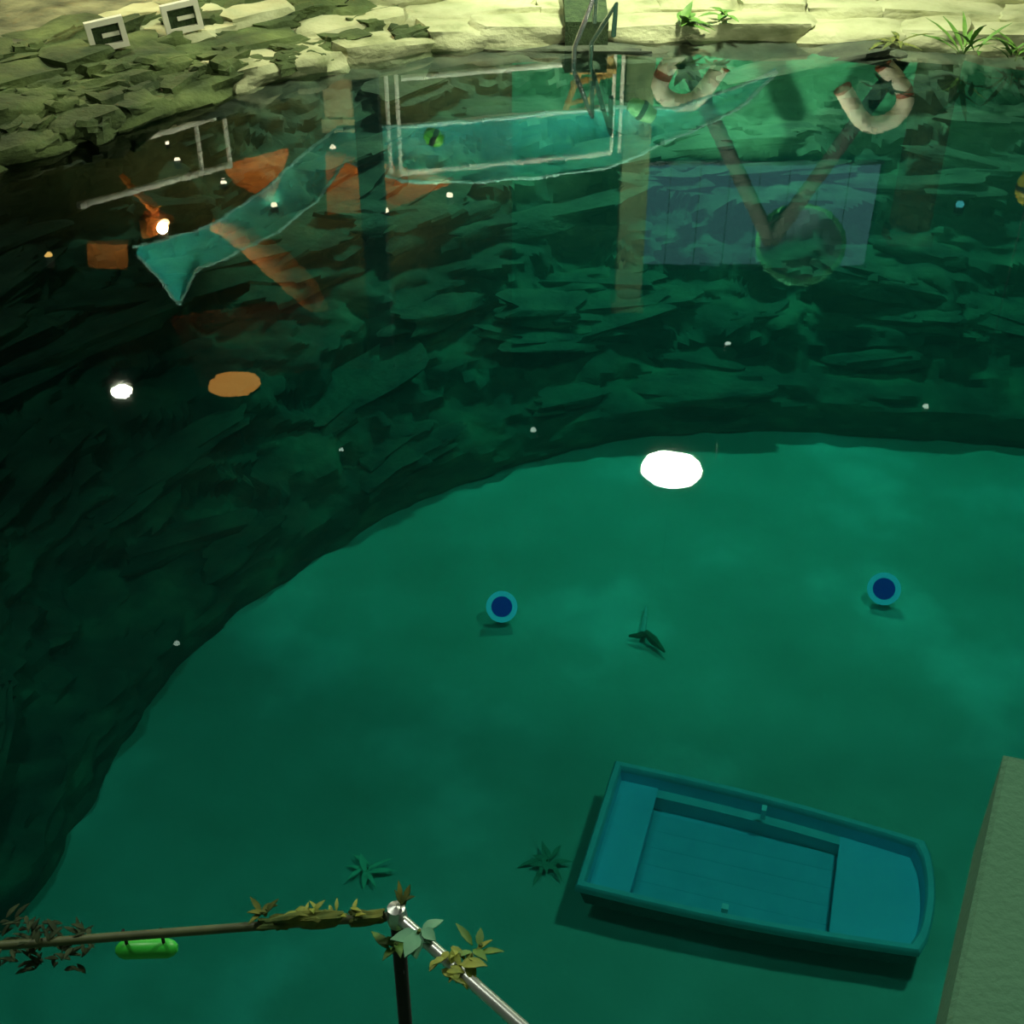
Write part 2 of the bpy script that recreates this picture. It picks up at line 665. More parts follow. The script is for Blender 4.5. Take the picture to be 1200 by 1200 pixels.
# ------------------------------------------------------------------ water
mb = MB()
mb.box((2.0, 12.0, -2.2), (30, 24, 4.4))
water = mb.build('pool_water', M['water'], smooth=False)
tag(water, 'clear green pool water reflecting the hall above', 'water', kind='stuff')

# ------------------------------------------------------------------ boat
GZ = -D + .40
fl, frt = at_z(722, 893, GZ), at_z(1095, 990, GZ)
nl, nr = at_z(672, 1040, GZ), at_z(1072, 1116, GZ)
bx = ((frt - fl) + (nr - nl)) / 2
ang = math.atan2(bx.y, bx.x)
BL = bx.length
BW1 = (fl - nl).length / 2
BW2 = (frt - nr).length / 2
bc = (fl + nl) / 2
bc.z = -D + .04
ex, ey = Vector((math.cos(ang), math.sin(ang), 0)), Vector((-math.sin(ang), math.cos(ang), 0))
boat = empty('rowing_boat', bc, 'blue flat-bottomed rowing boat sunk on the pool floor', 'boat')


def outline(inset, z, shrink=0.0):
    """closed loop of the boat in plan"""
    pts = []
    n = 16
    la, lb = inset, BL - inset

    def hb(x):
        u = x / BL
        return (BW1 * (1 - u) + BW2 * u + .05 * math.sin(u * PI)) * (1 - shrink) - inset
    for i in range(n + 1):
        u = i / n
        x = la + (lb - la) * u
        y = -hb(x)
        if i == n:
            x -= .02
        pts.append((x, y))
    for i in range(1, 8):
        y = -hb(lb) + 2 * hb(lb) * i / 8
        pts.append((lb + .075 * (1 - (y / hb(lb)) ** 2), y))
    for i in range(n + 1):
        u = 1 - i / n
        x = la + (lb - la) * u
        y = hb(x)
        if i == 0:
            x -= .02
        pts.append((x, y))
    for i in range(1, 6):
        pts.append((la, hb(la) - 2 * hb(la) * i / 6))
    return [bc + ex * x + ey * y + Vector((0, 0, z)) for x, y in pts]


H = .37
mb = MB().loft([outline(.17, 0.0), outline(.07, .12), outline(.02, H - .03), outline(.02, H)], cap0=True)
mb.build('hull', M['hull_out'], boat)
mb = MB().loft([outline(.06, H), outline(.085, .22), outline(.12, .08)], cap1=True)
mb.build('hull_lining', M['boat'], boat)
mb = MB().loft([outline(.05, H - .06), outline(.0, H - .05), outline(.0, H), outline(.015, H + .02), outline(.055, H + .02), outline(.07, H), outline(.07, H - .04)])
mb.build('gunwale', M['boat_rail'], boat)


def bbox(x0, x1, y0, y1, z0, z1, name, m):
    R = Matrix((ex, ey, Vector((0, 0, 1)))).transposed()
    c = bc + ex * ((x0 + x1) / 2) + ey * ((y0 + y1) / 2) + Vector((0, 0, (z0 + z1) / 2))
    return MB().box(c, (x1 - x0, y1 - y0, z1 - z0), R).build(name, m, boat, False)


bw = min(BW1, BW2)


def half(x, inset):
    u = x / BL
    return BW1 * (1 - u) + BW2 * u + .05 * math.sin(u * PI) - inset


def deck(x0, x1, inset, z0, z1, name, m, bow=0.0):
    """a bench that follows the sides of the boat"""
    n = 6
    xs = [x0 + (x1 - x0) * i / n for i in range(n + 1)]
    pl = [(x, -half(x, inset)) for x in xs]
    if bow:
        hbm = half(x1, inset)
        pl += [(x1 + bow * (1 - (k / 4 - 1) ** 2), -hbm + 2 * hbm * k / 8) for k in range(1, 8)]
    pl += [(x, half(x, inset)) for x in reversed(xs)]
    lp = [[bc + ex * x + ey * y + Vector((0, 0, z)) for x, y in pl] for z in (z0, z1)]
    return MB().loft(lp, True, True).build(name, m, boat, False)


deck(.06, .40, .062, .195, .24, 'stern_bench', M['boat'])
deck(BL - .66, BL - .075, .064, .185, .23, 'bow_bench', M['boat'], bow=.065)
for sg, wi, zt in ((1, .17, .225),):
    xs = [.38 + (BL - 1.02) * k / 8 for k in range(9)]
    lps = []
    for x in xs:
        o_, i_ = half(x, .066), half(x, wi)
        lps.append([bc + ex * x + ey * (sg * y) + Vector((0, 0, z)) for y, z in ((o_, .12), (o_, zt), (i_, zt), (i_, .08))])
    MB().loft(lps, True, True).build('side_bench', M['boat_rail'], boat, False)
bbox(.37, .40, -bw + .12, bw - .12, .08, .20, 'bench_front', M['boat_floor'])
bbox(BL - .66, BL - .63, -bw + .12, bw - .12, .08, .19, 'bench_front', M['boat_floor'])
nb = 5
for i in range(nb):
    ya, yb = -bw + .09, bw - .09
    bbox(.41, BL - .67, ya + (yb - ya) * i / nb + .0007, ya + (yb - ya) * (i + 1) / nb - .0007, .08, .10, 'bottom_board', M['boat_floor'])
bbox(BL * .50 - .02, BL * .50 + .02, bw - .07, bw - .01, H - .08, H + .03, 'rowlock', M['bezel'])
bbox(BL * .44 - .025, BL * .44 + .025, -bw - .045, -bw + .005, H - .02, H + .03, 'rowlock', M['bezel'])

# ------------------------------------------------------------------ underwater lamps on the floor
for (px, py, lab) in ((588, 711, 'round blue underwater lamp with pale rim, left of the twig'), (1036, 690, 'round blue underwater lamp with pale rim, on the far right')):
    c = at_z(px, py, -D + .19)
    o = empty('underwater_lamp', (c.x, c.y, -D), lab, 'lamp', 'blue lamps on the pool floor')
    vdir = (CAM - c).normalized()
    zx = vdir
    R = frame(zx.orthogonal(), zx) if False else Vector((0, 0, 1)).rotation_difference(vdir).to_matrix()
    r = 18.5 / FPX * (c - CAM).length
    hs = MB().lathe([(0, -.10), (r * .8, -.09), (r * .95, -.02), (r * .97, .02)], c, R).build('housing', M['bezel'], o)
    MB().lathe([(r * .97, .01), (r, .03), (r * .92, .05), (r * .70, .045), (r * .66, .02)], c, R).build('glow_ring', M['glow_rim'], hs)
    MB().lathe([(r * .68, .02), (r * .5, .035), (r * .25, .043), (0, .046)], c, R).build('lens', M['blue_lens'], o)
    MB().tube([(c.x, c.y, -D - .02), c - vdir * .08], .035).build('stand', M['dark'], o)

# ------------------------------------------------------------------ twig on the floor
c = at_z(753, 745, -D + .05)
o = empty('forked_twig', (c.x, c.y, -D), 'small dark forked twig with a bleached upright tip on the pool floor', 'twig')
p = [at_z(756, 741, -D + .09), at_z(766, 750, -D + .07), at_z(779, 764, -D + .04)]
MB().tube(p, [.035, .045, .012], 8).build('branch', M['twig'], o)
MB().tube([at_z(756, 742, -D + .09), at_z(748, 745, -D + .07), at_z(737, 745, -D + .05)], [.04, .03, .012], 8).build('branch', M['twig'], o)
MB().tube([at_z(753, 742, -D + .1), at_z(756, 725, -D + .10), at_z(757, 711, -D + .06)], [.03, .022, .008], 8).build('tip', M['twig_p'], o)

# ------------------------------------------------------------------ concrete platform, near right
PZ = 2.2
c0, c1, c2 = at_z(1177, 881, PZ), at_z(1109, 1200, PZ), at_z(1200, 877, PZ)
dn = (c1 - c0).normalized()
dr = (c2 - c0).normalized()
if dr.dot(dn) > -.2:
    pass
dr = Vector((-dn.y, dn.x, 0)) if Vector((-dn.y, dn.x, 0)).x > 0 else Vector((dn.y, -dn.x, 0))
dr = (dr * .8 + (c2 - c0).normalized() * .2).normalized()
plat = empty('concrete_platform', (c0.x + 1.5, c0.y - 1, 0), 'pale concrete platform corner jutting over the water at lower right', 'platform')
poly = [c0, c0 + dn * 4.5, c0 + dn * 4.5 + dr * 4, c0 + dr * 4]


def ring(off, z):
    cen = sum(poly, Vector()) / 4
    res = []
    for q in poly:
        v = (q - cen)
        q2 = cen + v * (1 - off / v.length)
        res.append(Vector((q2.x, q2.y, z)))
    return res


MB().loft([ring(.03, PZ - .47), ring(0, PZ - .45), ring(0, PZ - .015), ring(.02, PZ)], cap0=True, cap1=True).build('slab', M['concrete'], plat, False)
pc = c0 + dn * .9 + dr * 1.9
MB().box((pc.x, pc.y, (PZ - .45 - D) / 2), (.6, .6, PZ - .45 + D)).build('pier', M['dark_wall'], plat, False)

# ------------------------------------------------------------------ near railing with creepers
RZ = 1.5
k0 = at_z(465, 1073, RZ)
kl = at_z(95, 1101, RZ)
kr = at_z(640, 1228, RZ)
rail = empty('pipe_railing', (k0.x, k0.y, .4), 'galvanised pipe railing corner overgrown with moss at lower left', 'railing')
MB().tube([k0, kl, kl + (kl - k0) * .5], .015).build('top_rail', M['rail_paint'], rail)
MB().tube([k0, kr, kr + (kr - k0) * .8], .021).build('top_rail', M['steel'], rail)
MB().tube([k0 + Vector((0, 0, .01)), Vector((k0.x, k0.y, .4))], .024).build('post', M['dark'], rail)
pe = kl + (kl - k0) * .45
MB().tube([pe, Vector((pe.x, pe.y, .4))], .024).build('post', M['dark'], rail)
MB().lathe([(0, -.05), (.03, -.04), (.036, 0), (.03, .04), (0, .05)], k0, seg=12).build('corner_joint', M['steel'], rail)
for (px, py, l, r, sd) in ((372, 1076, .16, .020, 1), (345, 1079, .12, .021, 2), (430, 1075, .10, .018, 3), (320, 1081, .08, .017, 4)):
    q = at_z(px, py, RZ + .01)
    blob(q, (l, r * 2, r * 2), sd * 2.3, frame(kl - k0), rough=.45, sub=4).build('moss_tuft', M['moss'], rail, False)


def leaf_mesh(mb, base, d, nrm, L, wd):
    """a leaf blade: folded along the midrib, curved, with thickness"""
    d = d.normalized()
    sx = d.cross(nrm).normalized()
    up = sx.cross(d).normalized()
    top, bot = [], []
    prof = [(0, .08), (.25, .8), (.5, 1.0), (.75, .65), (1, .04)]
    rows = []
    for t, k in prof:
        c = base + d * (L * t) + up * (-.35 * L * t * t)
        rows.append((c + sx * wd * k * .5 + up * .12 * wd * k, c, c - sx * wd * k * .5 + up * .12 * wd * k))
    vs, fs = [], []
    for off in (0, -.004):
        for rr in rows:
            vs += [q + up * off for q in rr]
    n = len(rows)
    for i in range(n - 1):
        for j in range(2):
            a = i * 3 + j
            fs.append((a, a + 1, a + 4, a + 3))
            a += n * 3
            fs.append((a, a + 3, a + 4, a + 1))
    mb.add(vs, fs)


def plant(base, n, L, wd, label, m, name='creeping_plant', cat='plant', spread=1.0, up=.5, stem=True, seed=1, aim=None, jit=None):
    rnd = random.Random(seed)
    o = empty(name, base, label, cat)
    for i in range(n):
        a = 2 * PI * i / n + rnd.uniform(-.4, .4)
        d = Vector((math.cos(a) * spread, math.sin(a) * spread, up * rnd.uniform(.4, 1.4)))
        if aim is not None:
            d = d + aim * rnd.uniform(.4, 1.6)
        b = Vector(base) + Vector((rnd.uniform(-1, 1), rnd.uniform(-1, 1), rnd.uniform(0, .6))) * L * .25
        if jit is not None:
            b += Vector([j * rnd.uniform(-1, 1) for j in jit])
        mb = MB()
        leaf_mesh(mb, b, d, Vector((0, 0, 1)), L * rnd.uniform(.7, 1.25), wd * rnd.uniform(.7, 1.2))
        mb.build('leaf', m, o)
    if stem:
        MB().tube([Vector(base) - Vector((0, 0, .02)), Vector(base) + Vector((.01, 0, L * .3))], .006, 6).build('stem', M['moss'], o)
    return o


plant(at_z(535, 1122, RZ + .02), 24, .055, .024, 'yellow-green creeper wound round the diagonal rail', M['leaf_y'], seed=3, aim=Vector((.5, -.9, -.2)), jit=Vector((.05, -.06, .02)))
plant(at_z(488, 1095, RZ + .03), 7, .075, .05, 'pale broad-leaved sprig at the railing corner', M['leaf_p'], seed=5, aim=Vector((.4, -.8, -.3)))
plant(k0 + Vector((.02, .02, .04)), 5, .05, .02, 'tiny brown-green shoot standing above the railing corner', M['moss'], seed=6, up=1.8, aim=Vector((.2, .8, .6)))
plant(at_z(378, 1070, RZ + .02), 18, .045, .016, 'olive leaves resting on the horizontal rail', M['leaf_y'], seed=8, aim=Vector((-.6, .2, 0)), jit=Vector((.10, .01, .01)))
plant(at_z(310, 1068, RZ + .02), 6, .055, .02, 'small dark sprig on the horizontal rail, left of the olive leaves', M['moss'], seed=9, up=1.2)
plant(at_z(430, 1022, -D + .03), 8, .19, .05, 'pale green pondweed on the pool floor behind the railing corner', M['weed_p'], seed=10, name='pond_weed')
plant(at_z(640, 1012, -D + .03), 14, .17, .05, 'dark pondweed on the pool floor left of the boat', M['weed'], seed=11, name='pond_weed')
plant(at_z(560, 1112, RZ + .0), 5, .08, .03, 'dark leaves beside the yellow creeper', M['leaf'], seed=12)
plant(at_z(462, 1110, RZ - .1), 6, .07, .03, 'dark leaves clinging to the railing post', M['leaf'], seed=13)
plant(at_z(45, 1108, RZ - .05), 120, .05, .015, 'dark leafy bush at the left end of the railing', M['bush'], name='leafy_bush', cat='bush', seed=14, up=.9, jit=Vector((.16, .07, .07)))

# capsule below the rail, its green standing in for a glowing green light
ga, gb = at_z(136, 1113, RZ - .10), at_z(208, 1111, RZ - .10)
gc = (ga + gb) / 2
gp = empty('green_capsule', gc, 'bright green plastic capsule hanging under the left rail', 'float')
gl = (gb - ga).length
pts = [ga + (gb - ga) * t for t in (0, .06, .15, .85, .94, 1)]
cps_ = MB().tube(pts, [.012, .025, .032, .032, .025, .012], 14).build('capsule', M['gglow'], gp)
for t in (.2, .8):
    q = ga + (gb - ga) * t
    MB().tube([q, q + Vector((0, .0, .10))], .006, 6).build('hook', M['dark'], cps_)

# ------------------------------------------------------------------ things on the far bank
def bank_pt(px, py, z):
    return at_z(px, py, z)


for (px, py, lab) in ((125, 40, 'white-framed light box on the mossy bank, the left one'), (213, 20, 'white-framed light box on the mossy bank, the right one')):
    c = at_z(px, py, .60)
    o = empty('light_box', (c.x, c.y, .3), lab, 'light box', 'framed boxes on the left bank')
    sc = (c - CAM).length / FPX
    wd, ht = 40 * sc, 31 * sc
    tgt = Vector((1, .42, .13)).normalized()
    R = frame(tgt)

    def bb(x, z, sx, sz, name, m, y=0, sy=.10):
        MB().box(c + R @ Vector((x, y, z)), (sx, sy, sz), R).build(name, m, o, False)
    bb(0, ht / 2 - .035, wd, .07, 'frame_bar', M['cream'])
    bb(0, -ht / 2 + .035, wd, .07, 'frame_bar', M['cream'])
    bb(-wd / 2 + .035, 0, .07, ht - .14, 'frame_bar', M['cream'])
    bb(wd / 2 - .035, 0, .07, ht - .14, 'frame_bar', M['cream'])
    bb(0, 0, wd - .14, ht - .14, 'recess', M['rubber'], y=.03, sy=.03)
    bb(.05, -.01, wd * .45, .05, 'slat', M['cream'], y=-.01, sy=.03)

# pool ladder
a0, a1 = at_z(662, 52, .03), at_z(712, 52, .03)
b0 = at_z(668, -12, .5)
o = empty('pool_ladder', ((a0.x + a1.x) / 2, a0.y, 0), 'dark pool steps with two steel handrails over the far bank', 'ladder')
MB().add([a0 + Vector((0, -.05, .32)), a1 + Vector((0, -.05, .32)), a1 + Vector((0, 1.9, .66)), a0 + Vector((0, 1.9, .66)),
          a0 + Vector((0, -.05, -.1)), a1 + Vector((0, -.05, -.1)), a1 + Vector((0, 1.9, .3)), a0 + Vector((0, 1.9, .3))],
         [(0, 1, 2, 3), (4, 7, 6, 5), (0, 4, 5, 1), (1, 5, 6, 2), (2, 6, 7, 3), (3, 7, 4, 0)]).build('rubber_mat', M['rubber'], o, False)
for k, (p0, p1) in enumerate((((673, 56), (699, -10)), ((693, 50), (722, 5)))):
    q0, q1 = at_z(p0[0], p0[1], .15), at_z(p1[0], p1[1], .85)
    MB().tube([Vector((q0.x, q0.y, -.9)), q0, q0.lerp(q1, .5), q1, Vector((q1.x, q1.y + .2, .4))], .035).build('handrail', M['chrome'], o)
for k in range(3):
    MB().box(((a0.x + a1.x) / 2, a0.y - .12, -.15 - .3 * k), (abs(a1.x - a0.x) * .8, .12, .05)).build('tread', M['chrome'], o, False)

# plants on the far bank
plant(at_z(800, 30, .26), 14, .36, .12, 'leafy green creeper on the pale bank above the left lifebuoy', M['leaf'], seed=21, up=.35, aim=Vector((.7, .1, .1)), name='bank_creeper')
plant(at_z(848, 20, .32), 8, .28, .10, 'small green sprig on the pale bank, right of the creeper', M['leaf'], seed=22, up=.3, name='bank_creeper')
plant(at_z(1130, 62, .15), 14, .6, .07, 'tuft of long green grass on the bank at upper right', M['leaf'], seed=23, up=1.0, name='grass_tuft')
plant(at_z(1190, 70, .1), 12, .45, .07, 'grass tuft at the right edge of the far bank', M['leaf'], seed=24, up=.9, name='grass_tuft')
plant(at_z(1048, 52, .26), 9, .40, .09, 'dark green tuft on the bank near the right lifebuoy', M['moss'], seed=25, up=.5, name='grass_tuft')

# ------------------------------------------------------------------ white railing, mirrored
def rail_panel(pa, pb, Ya, Yb, ys_a, ys_b, posts, label):
    A = [mir(pa, y, Ya) for y in ys_a]
    B = [mir(pb, y, Yb) for y in ys_b]
    o = empty('safety_railing', ((A[0].x + B[0].x) / 2, (Ya + Yb) / 2, .4), label, 'railing', 'white railing panels on the far bank')
    for p, q in zip(A, B):
        MB().tube([p, q], .05).build('bar', M['white'], o)
    for (u, off) in posts:
        p = A[-1].lerp(B[-1], u)
        MB().tube([Vector((p.x + off, p.y, .35)), Vector((p.x + off, p.y, p.z))], .035).build('post', M['white'], o)
    return o


rail_panel(470, 716, 21.4, 21.9, (92, 148, 203), (70, 126, 179), ((0, 0), (0, -.17), (1, 0), (1, .14)), 'white tubular railing frame with three bars, mirrored in the centre')
rail_panel(92, 270, 17.6, 20.0, (183, 241), (132, 193), ((1, 0), (.8, 0)), 'white two-bar railing panel mirrored on the far left')

# ------------------------------------------------------------------ wooden chair behind the railing
CY = 21.0
ch = empty('wooden_chair', mir(690, 62, CY) * 1.0, 'tan wooden chair with a leaning back, mirrored beside the ladder', 'chair')
ch.location.z = .42


def cp(x, y, dy=0):
    q = mir(x, y, CY)
    q.y += dy
    return q


seat_z = cp(690, 82).z
MB().box((cp(695, 82).x, CY + .2, seat_z), (.75, .55, .09)).build('seat', M['wood_t'], ch, False)
for (x, dy) in ((672, 0), (716, 0), (675, .42), (714, .42)):
    q = cp(x, 82, dy)
    MB().tube([Vector((q.x, q.y, .42)), q], .04, 8).build('leg', M['wood_t'], ch)
for dx, dy in ((0, 0), (28, .3)):
    MB().tube([cp(680 + dx, 82, dy), cp(661 + dx, 133, dy)], .05, 8).build('back_post', M['wood_t'], ch)
MB().tube([cp(664, 122), cp(692, 122, .3)], .04, 8).build('back_rail', M['wood_t'], ch)
MB().tube([cp(670, 98), cp(718, 94, .3)], .05, 8).build('arm_rest', M['wood_t'], ch)
MB().box((cp(696, 68).x, CY, cp(690, 67).z), (.6, .08, .16)).build('front_board', M['wood_t'], ch, False)

# ------------------------------------------------------------------ A-frame stand, bowl and horseshoe lifebuoys
AY = 21.35
st = empty('a_frame_stand', (mir(905, 60, AY).x, AY, .4), 'dark A-frame stand with a round bowl at its top, mirrored between lifebuoys', 'stand')
apex = mir(903, 283, AY)
for x, y in ((806, 78), (1044, 88)):
    q = mir(x, y, AY)
    dq = (q - apex)
    foot = apex + dq * ((.35 - apex.z) / dq.z)
    MB().tube([apex, q, foot], .13, 10).build('leg', M['dark'], st)
bcn = mir(938, 285, AY)
rr = 50 / FPX * (bcn - Vector((CAM.x, CAM.y, -CAM.z))).length
vd = (Vector((CAM.x, CAM.y, -CAM.z)) - bcn).normalized()
R = Vector((0, 0, 1)).rotation_difference((vd + Vector((0, 0, -.75))).normalized()).to_matrix()
bw_ = MB().lathe([(0, -.28), (rr * .5, -.24), (rr * .85, -.12), (rr * .93, 0), (rr * .80, 0), (rr * .45, -.10), (0, -.14)], bcn, R, 32).build('bowl', M['bowl'], st)
MB().lathe([(rr * .9, .03), (rr, .03), (rr, -.06), (rr * .9, -.06), (rr * .9, .03)], bcn, R, 32).build('bowl_rim', M['bowl_rim'], bw_)


def buoy(path, bands, label):
    P = [mir(x, y, AY - .3) for x, y in path]
    c = sum(P, Vector()) / len(P)
    o = empty('horseshoe_lifebuoy', c, label, 'lifebuoy', 'white horseshoe lifebuoys on the stand')
    n = len(P) - 1

    def pt(u):
        return catmull(P, u)
    for a, b in zip(bands[:-1], bands[1:]):
        a, b = a + .2, b - .2
        MB().tube([pt(a + (b - a) * j / 10) for j in range(11)], .145, 12).build('float_segment', M['cream'], o)
    for u in bands:
        MB().tube([pt(u - .22), pt(u), pt(u + .22)] if 0 < u < n else ([pt(0), pt(.22)] if u == 0 else [pt(n - .22), pt(n)]), .15, 12).build('red_band', M['red'], o)
    return o


buoy([(804, 51), (789, 69), (777, 88), (773, 103), (781, 115), (797, 121), (813, 118), (824, 107), (835, 92), (846, 76)], [0, 2, 9],
     'white horseshoe lifebuoy with red bands, the left of the pair')
buoy([(1034, 74), (1047, 89), (1060, 108), (1060, 122), (1051, 136), (1035, 145), (1018, 146), (1007, 137), (997, 121), (987, 103)], [0, 2, 9],
     'white horseshoe lifebuoy with red bands, the right of the pair')

# ------------------------------------------------------------------ net
NT = [(910, 83), (850, 106), (790, 128), (720, 126), (640, 132), (560, 141), (460, 148), (395, 150), (350, 185), (310, 222), (262, 256), (228, 270), (207, 276), (186, 282), (156, 288)]
NB = [(911, 84), (868, 126), (800, 158), (715, 196), (640, 207), (560, 212), (470, 213), (405, 188), (372, 235), (322, 272), (268, 302), (230, 316), (211, 357), (188, 328), (160, 298)]
NY = [20.4, 20.35, 20.35, 20.4, 20.5, 20.5, 20.4, 20.4, 20.1, 19.9, 19.7, 19.5, 19.4, 19.3, 19.2]
net = empty('fishing_net', mir(560, 180, 20.6), 'translucent cyan fishing net slung below the railing, mirrored across the top', 'net')


def interp(arr, s):
    i = min(int(s), len(arr) - 2)
    t = s - i
    if isinstance(arr[0], tuple):
        return tuple(a + (b - a) * t for a, b in zip(arr[i], arr[i + 1]))
    return arr[i] + (arr[i + 1] - arr[i]) * t


nu, nv = 96, 12
vs, fs = [], []
e1, e2 = [], []
for layer in (0, .02):
    for i in range(nu + 1):
        s = (len(NT) - 1) * i / nu
        a, b_, Y = interp(NT, s), interp(NB, s), interp(NY, s)
        for j in range(nv + 1):
            t = j / nv
            x, y = a[0] + (b_[0] - a[0]) * t, a[1] + (b_[1] - a[1]) * t
            q = mir(x, y, Y)
            q.y += .22 * math.sin(t * PI) + .10 * fr(Vector((x * .02, y * .03, 1)), o=3) + layer
            vs.append(q)
            if layer == 0 and j == 0:
                e1.append(q.copy())
            if layer == 0 and j == nv:
                e2.append(q.copy())
base = (nu + 1) * (nv + 1)
for i in range(nu):
    for j in range(nv):
        a = i * (nv + 1) + j
        fs.append((a, a + 1, a + nv + 2, a + nv + 1))
ntg = MB().add(vs[:base], fs).build('netting', M['net'], net)
MB().tube(e1, .025, 6).build('edge_rope', M['net_edge'], ntg)
MB().tube(e2, .025, 6).build('edge_rope', M['net_edge'], ntg)
for (x, y, lab, m, r, st_) in ((508, 161, 'small bright green float caught in the net', M['gfloat'], .13, 1.3), (752, 129, 'mint green float tilted in the net beside the olive column', M['mfloat'], .15, 1.7)):
    c = mir(x, y, 20.0)
    o = empty('net_float', c, lab, 'float')
    R = Matrix.Rotation(-.5, 3, 'Y')
    MB().lathe([(0, -r * st_), (r * .7, -r * st_ * .85), (r, -r * .4), (r, r * .4), (r * .7, r * st_ * .85), (0, r * st_)], c, R @ Matrix.Rotation(PI / 2, 3, 'Y'), 16).build('float_body', m, o)
    MB().lathe([(r * 1.0, -.04), (r * 1.12, 0), (r * 1.0, .04)], c, R @ Matrix.Rotation(PI / 2, 3, 'Y'), 16).build('rope_band', M['dark'], o)

# ------------------------------------------------------------------ yellow buoy at the right edge
c = mir(1207, 220, 20.6)
o = empty('yellow_buoy', c, 'olive yellow round buoy mirrored at the right edge', 'buoy')
MB().lathe([(0, -.30), (.13, -.27), (.22, -.12), (.22, .12), (.13, .27), (0, .30)], c, seg=20).build('buoy_body', M['yfloat'], o)
MB().lathe([(.225, -.04), (.24, 0), (.225, .04)], c, seg=20).build('buoy_band', M['dark'], o)
MB().tube([c, Vector((c.x, c.y, 6))], .02, 6).build('rope', M['dark'], o)

# ------------------------------------------------------------------ wooden roof pieces, warm lamps
def panel(px, Ys, m, name, label, n=4):
    """a sloping boarded panel given by its four mirrored corners"""
    P = [mir(x, y, Y) for (x, y), Y in zip(px, Ys)]
    o = empty(name, sum(P, Vector()) / 4, label, 'panel')
    nrm = (P[1] - P[0]).cross(P[3] - P[0]).normalized() * .05
    for i in range(n):
        t0, t1 = (i + .03) / n, (i + .97) / n
        q = [P[0].lerp(P[3], t0), P[1].lerp(P[2], t0), P[1].lerp(P[2], t1), P[0].lerp(P[3], t1)]
        MB().loft([[v - nrm for v in q], [v + nrm for v in q]], True, True).build('plank', m, o, False)
    return o


panel([(262, 196), (338, 176), (318, 236), (276, 214)], (22.5, 22.5, 23.3, 23.3), M['wood_o'], 'wooden_roof_panel', 'orange-lit boarded roof panel mirrored above the net')
panel([(382, 178), (532, 212), (452, 246), (384, 250)], (23, 23, 24, 24), M['wood_o'], 'wooden_roof_panel', 'orange-lit boarded roof panel mirrored behind the black column')
panel([(102, 284), (150, 284), (150, 312), (104, 310)], (22, 22, 22.4, 22.4), M['wood_o'], 'wooden_roof_panel', 'small orange panel mirrored at the far left')
panel([(200, 372), (390, 345), (374, 432), (236, 452)], (22.5, 22.5, 22.9, 22.9), M['wood_b'], 'wooden_roof_panel', 'large dark brown boarded panel mirrored under the net', n=6)

bm = empty('curved_beam', mir(310, 305, 21.2), 'curved orange wooden beam mirrored below the net', 'beam')
cps = [(248, 262), (275, 272), (305, 292), (335, 318), (358, 340), (372, 358)]
MB().tube([mir(x, y, 21.2) for x, y in cps], [.12, .20, .26, .28, .26, .18], 12).build('beam_body', M['wood_o'], bm)
MB().lathe([(0, -.03), (.2, -.03), (.2, .03), (0, .03)], mir(372, 358, 21.2), seg=14).build('end_cap', M['wood_t'], bm)


def point_light(parent, loc, energy, col, r=.1, name='bulb_light'):
    l = bpy.data.lights.new(name, 'POINT')
    l.energy, l.color, l.shadow_soft_size = energy, col, r
    ob = bpy.data.objects.new(name, l)
    ob.location = loc
    COL.objects.link(ob)
    ob.parent = parent
    ob.matrix_parent_inverse = Matrix.Translation(-parent.location)
    return ob


def dish_lamp(c, r, energy, label, m, col=LAMP_COL, top=9.05):
    o = empty('pendant_dish_lamp', c, label, 'lamp')
    c = Vector(c)
    MB().lathe([(r * 1.08, -.03), (r * 1.1, 0), (r * .9, .14), (r * .4, .30), (.08, .36), (.08, .48), (0, .48)], c, seg=32).build('shade', M['dark'], o)
    MB().lathe([(0, -.03), (r * .6, -.02), (r, .0)], c, seg=32).build('diffuser', m, o)
    MB().tube([c + Vector((0, 0, .45)), Vector((c.x, c.y, top))], .02, 6).build('cord', M['dark'], o)
    if energy:
        l = bpy.data.lights.new('lamp_light', 'AREA')
        l.shape = 'DISK'
        l.size = 2 * r
        l.energy = energy
        l.color = col
        ob = bpy.data.objects.new('lamp_light', l)
        ob.location = c - Vector((0, 0, .06))
        COL.objects.link(ob)
        ob.parent = o
        ob.matrix_parent_inverse = Matrix.Translation(-o.location)
    return o


dish_lamp(mir_z(787, 552, 6.6), .50, 950, 'large glaring white dish lamp mirrored above the pool centre', M['lamp_white'])
dish_lamp(mir_z(143, 461, 6.0), .17, 300, 'small bright dish lamp mirrored over the left rocks', M['lamp_white'])
dish_lamp((5.0, 7.4, 8.4), .45, 430, 'added unseen fill lamp hanging high over the near right platform', M['lamp_white'])  # fill lamp added out of view to brighten the floor and boat
dish_lamp((-3.4, 5.6, 8.2), .45, 75, 'added unseen fill lamp hanging high over the near left terrace', M['lamp_white'])  # added lamp, unseen, lifts the left rocks and near railing

# orange-shaded lamp with arm
c = mir(192, 262, 20.6)
o = empty('arm_lamp', c, 'orange-shaded arm lamp with a white bulb mirrored on the left', 'lamp')
MB().tube([mir(142, 205, 20.8), mir(160, 225, 20.7), mir(184, 246, 20.6)], [.05, .07, .10], 8).build('arm', M['wood_o'], o)
MB().lathe([(.06, -.25), (.20, -.18), (.30, .02), (.33, .1)], mir(182, 262, 20.75), Matrix.Rotation(.5, 3, 'Y'), 18).build('lamp_shade', M['wood_o'], o)
MB().lathe([(0, -.07), (.07, -.055), (.1, 0), (.07, .055), (0, .07)], c, seg=16).build('bulb', M['lamp_warm'], o)
point_light(o, c + Vector((.02, -.2, 0)), 260, (1, .62, .30), .09)

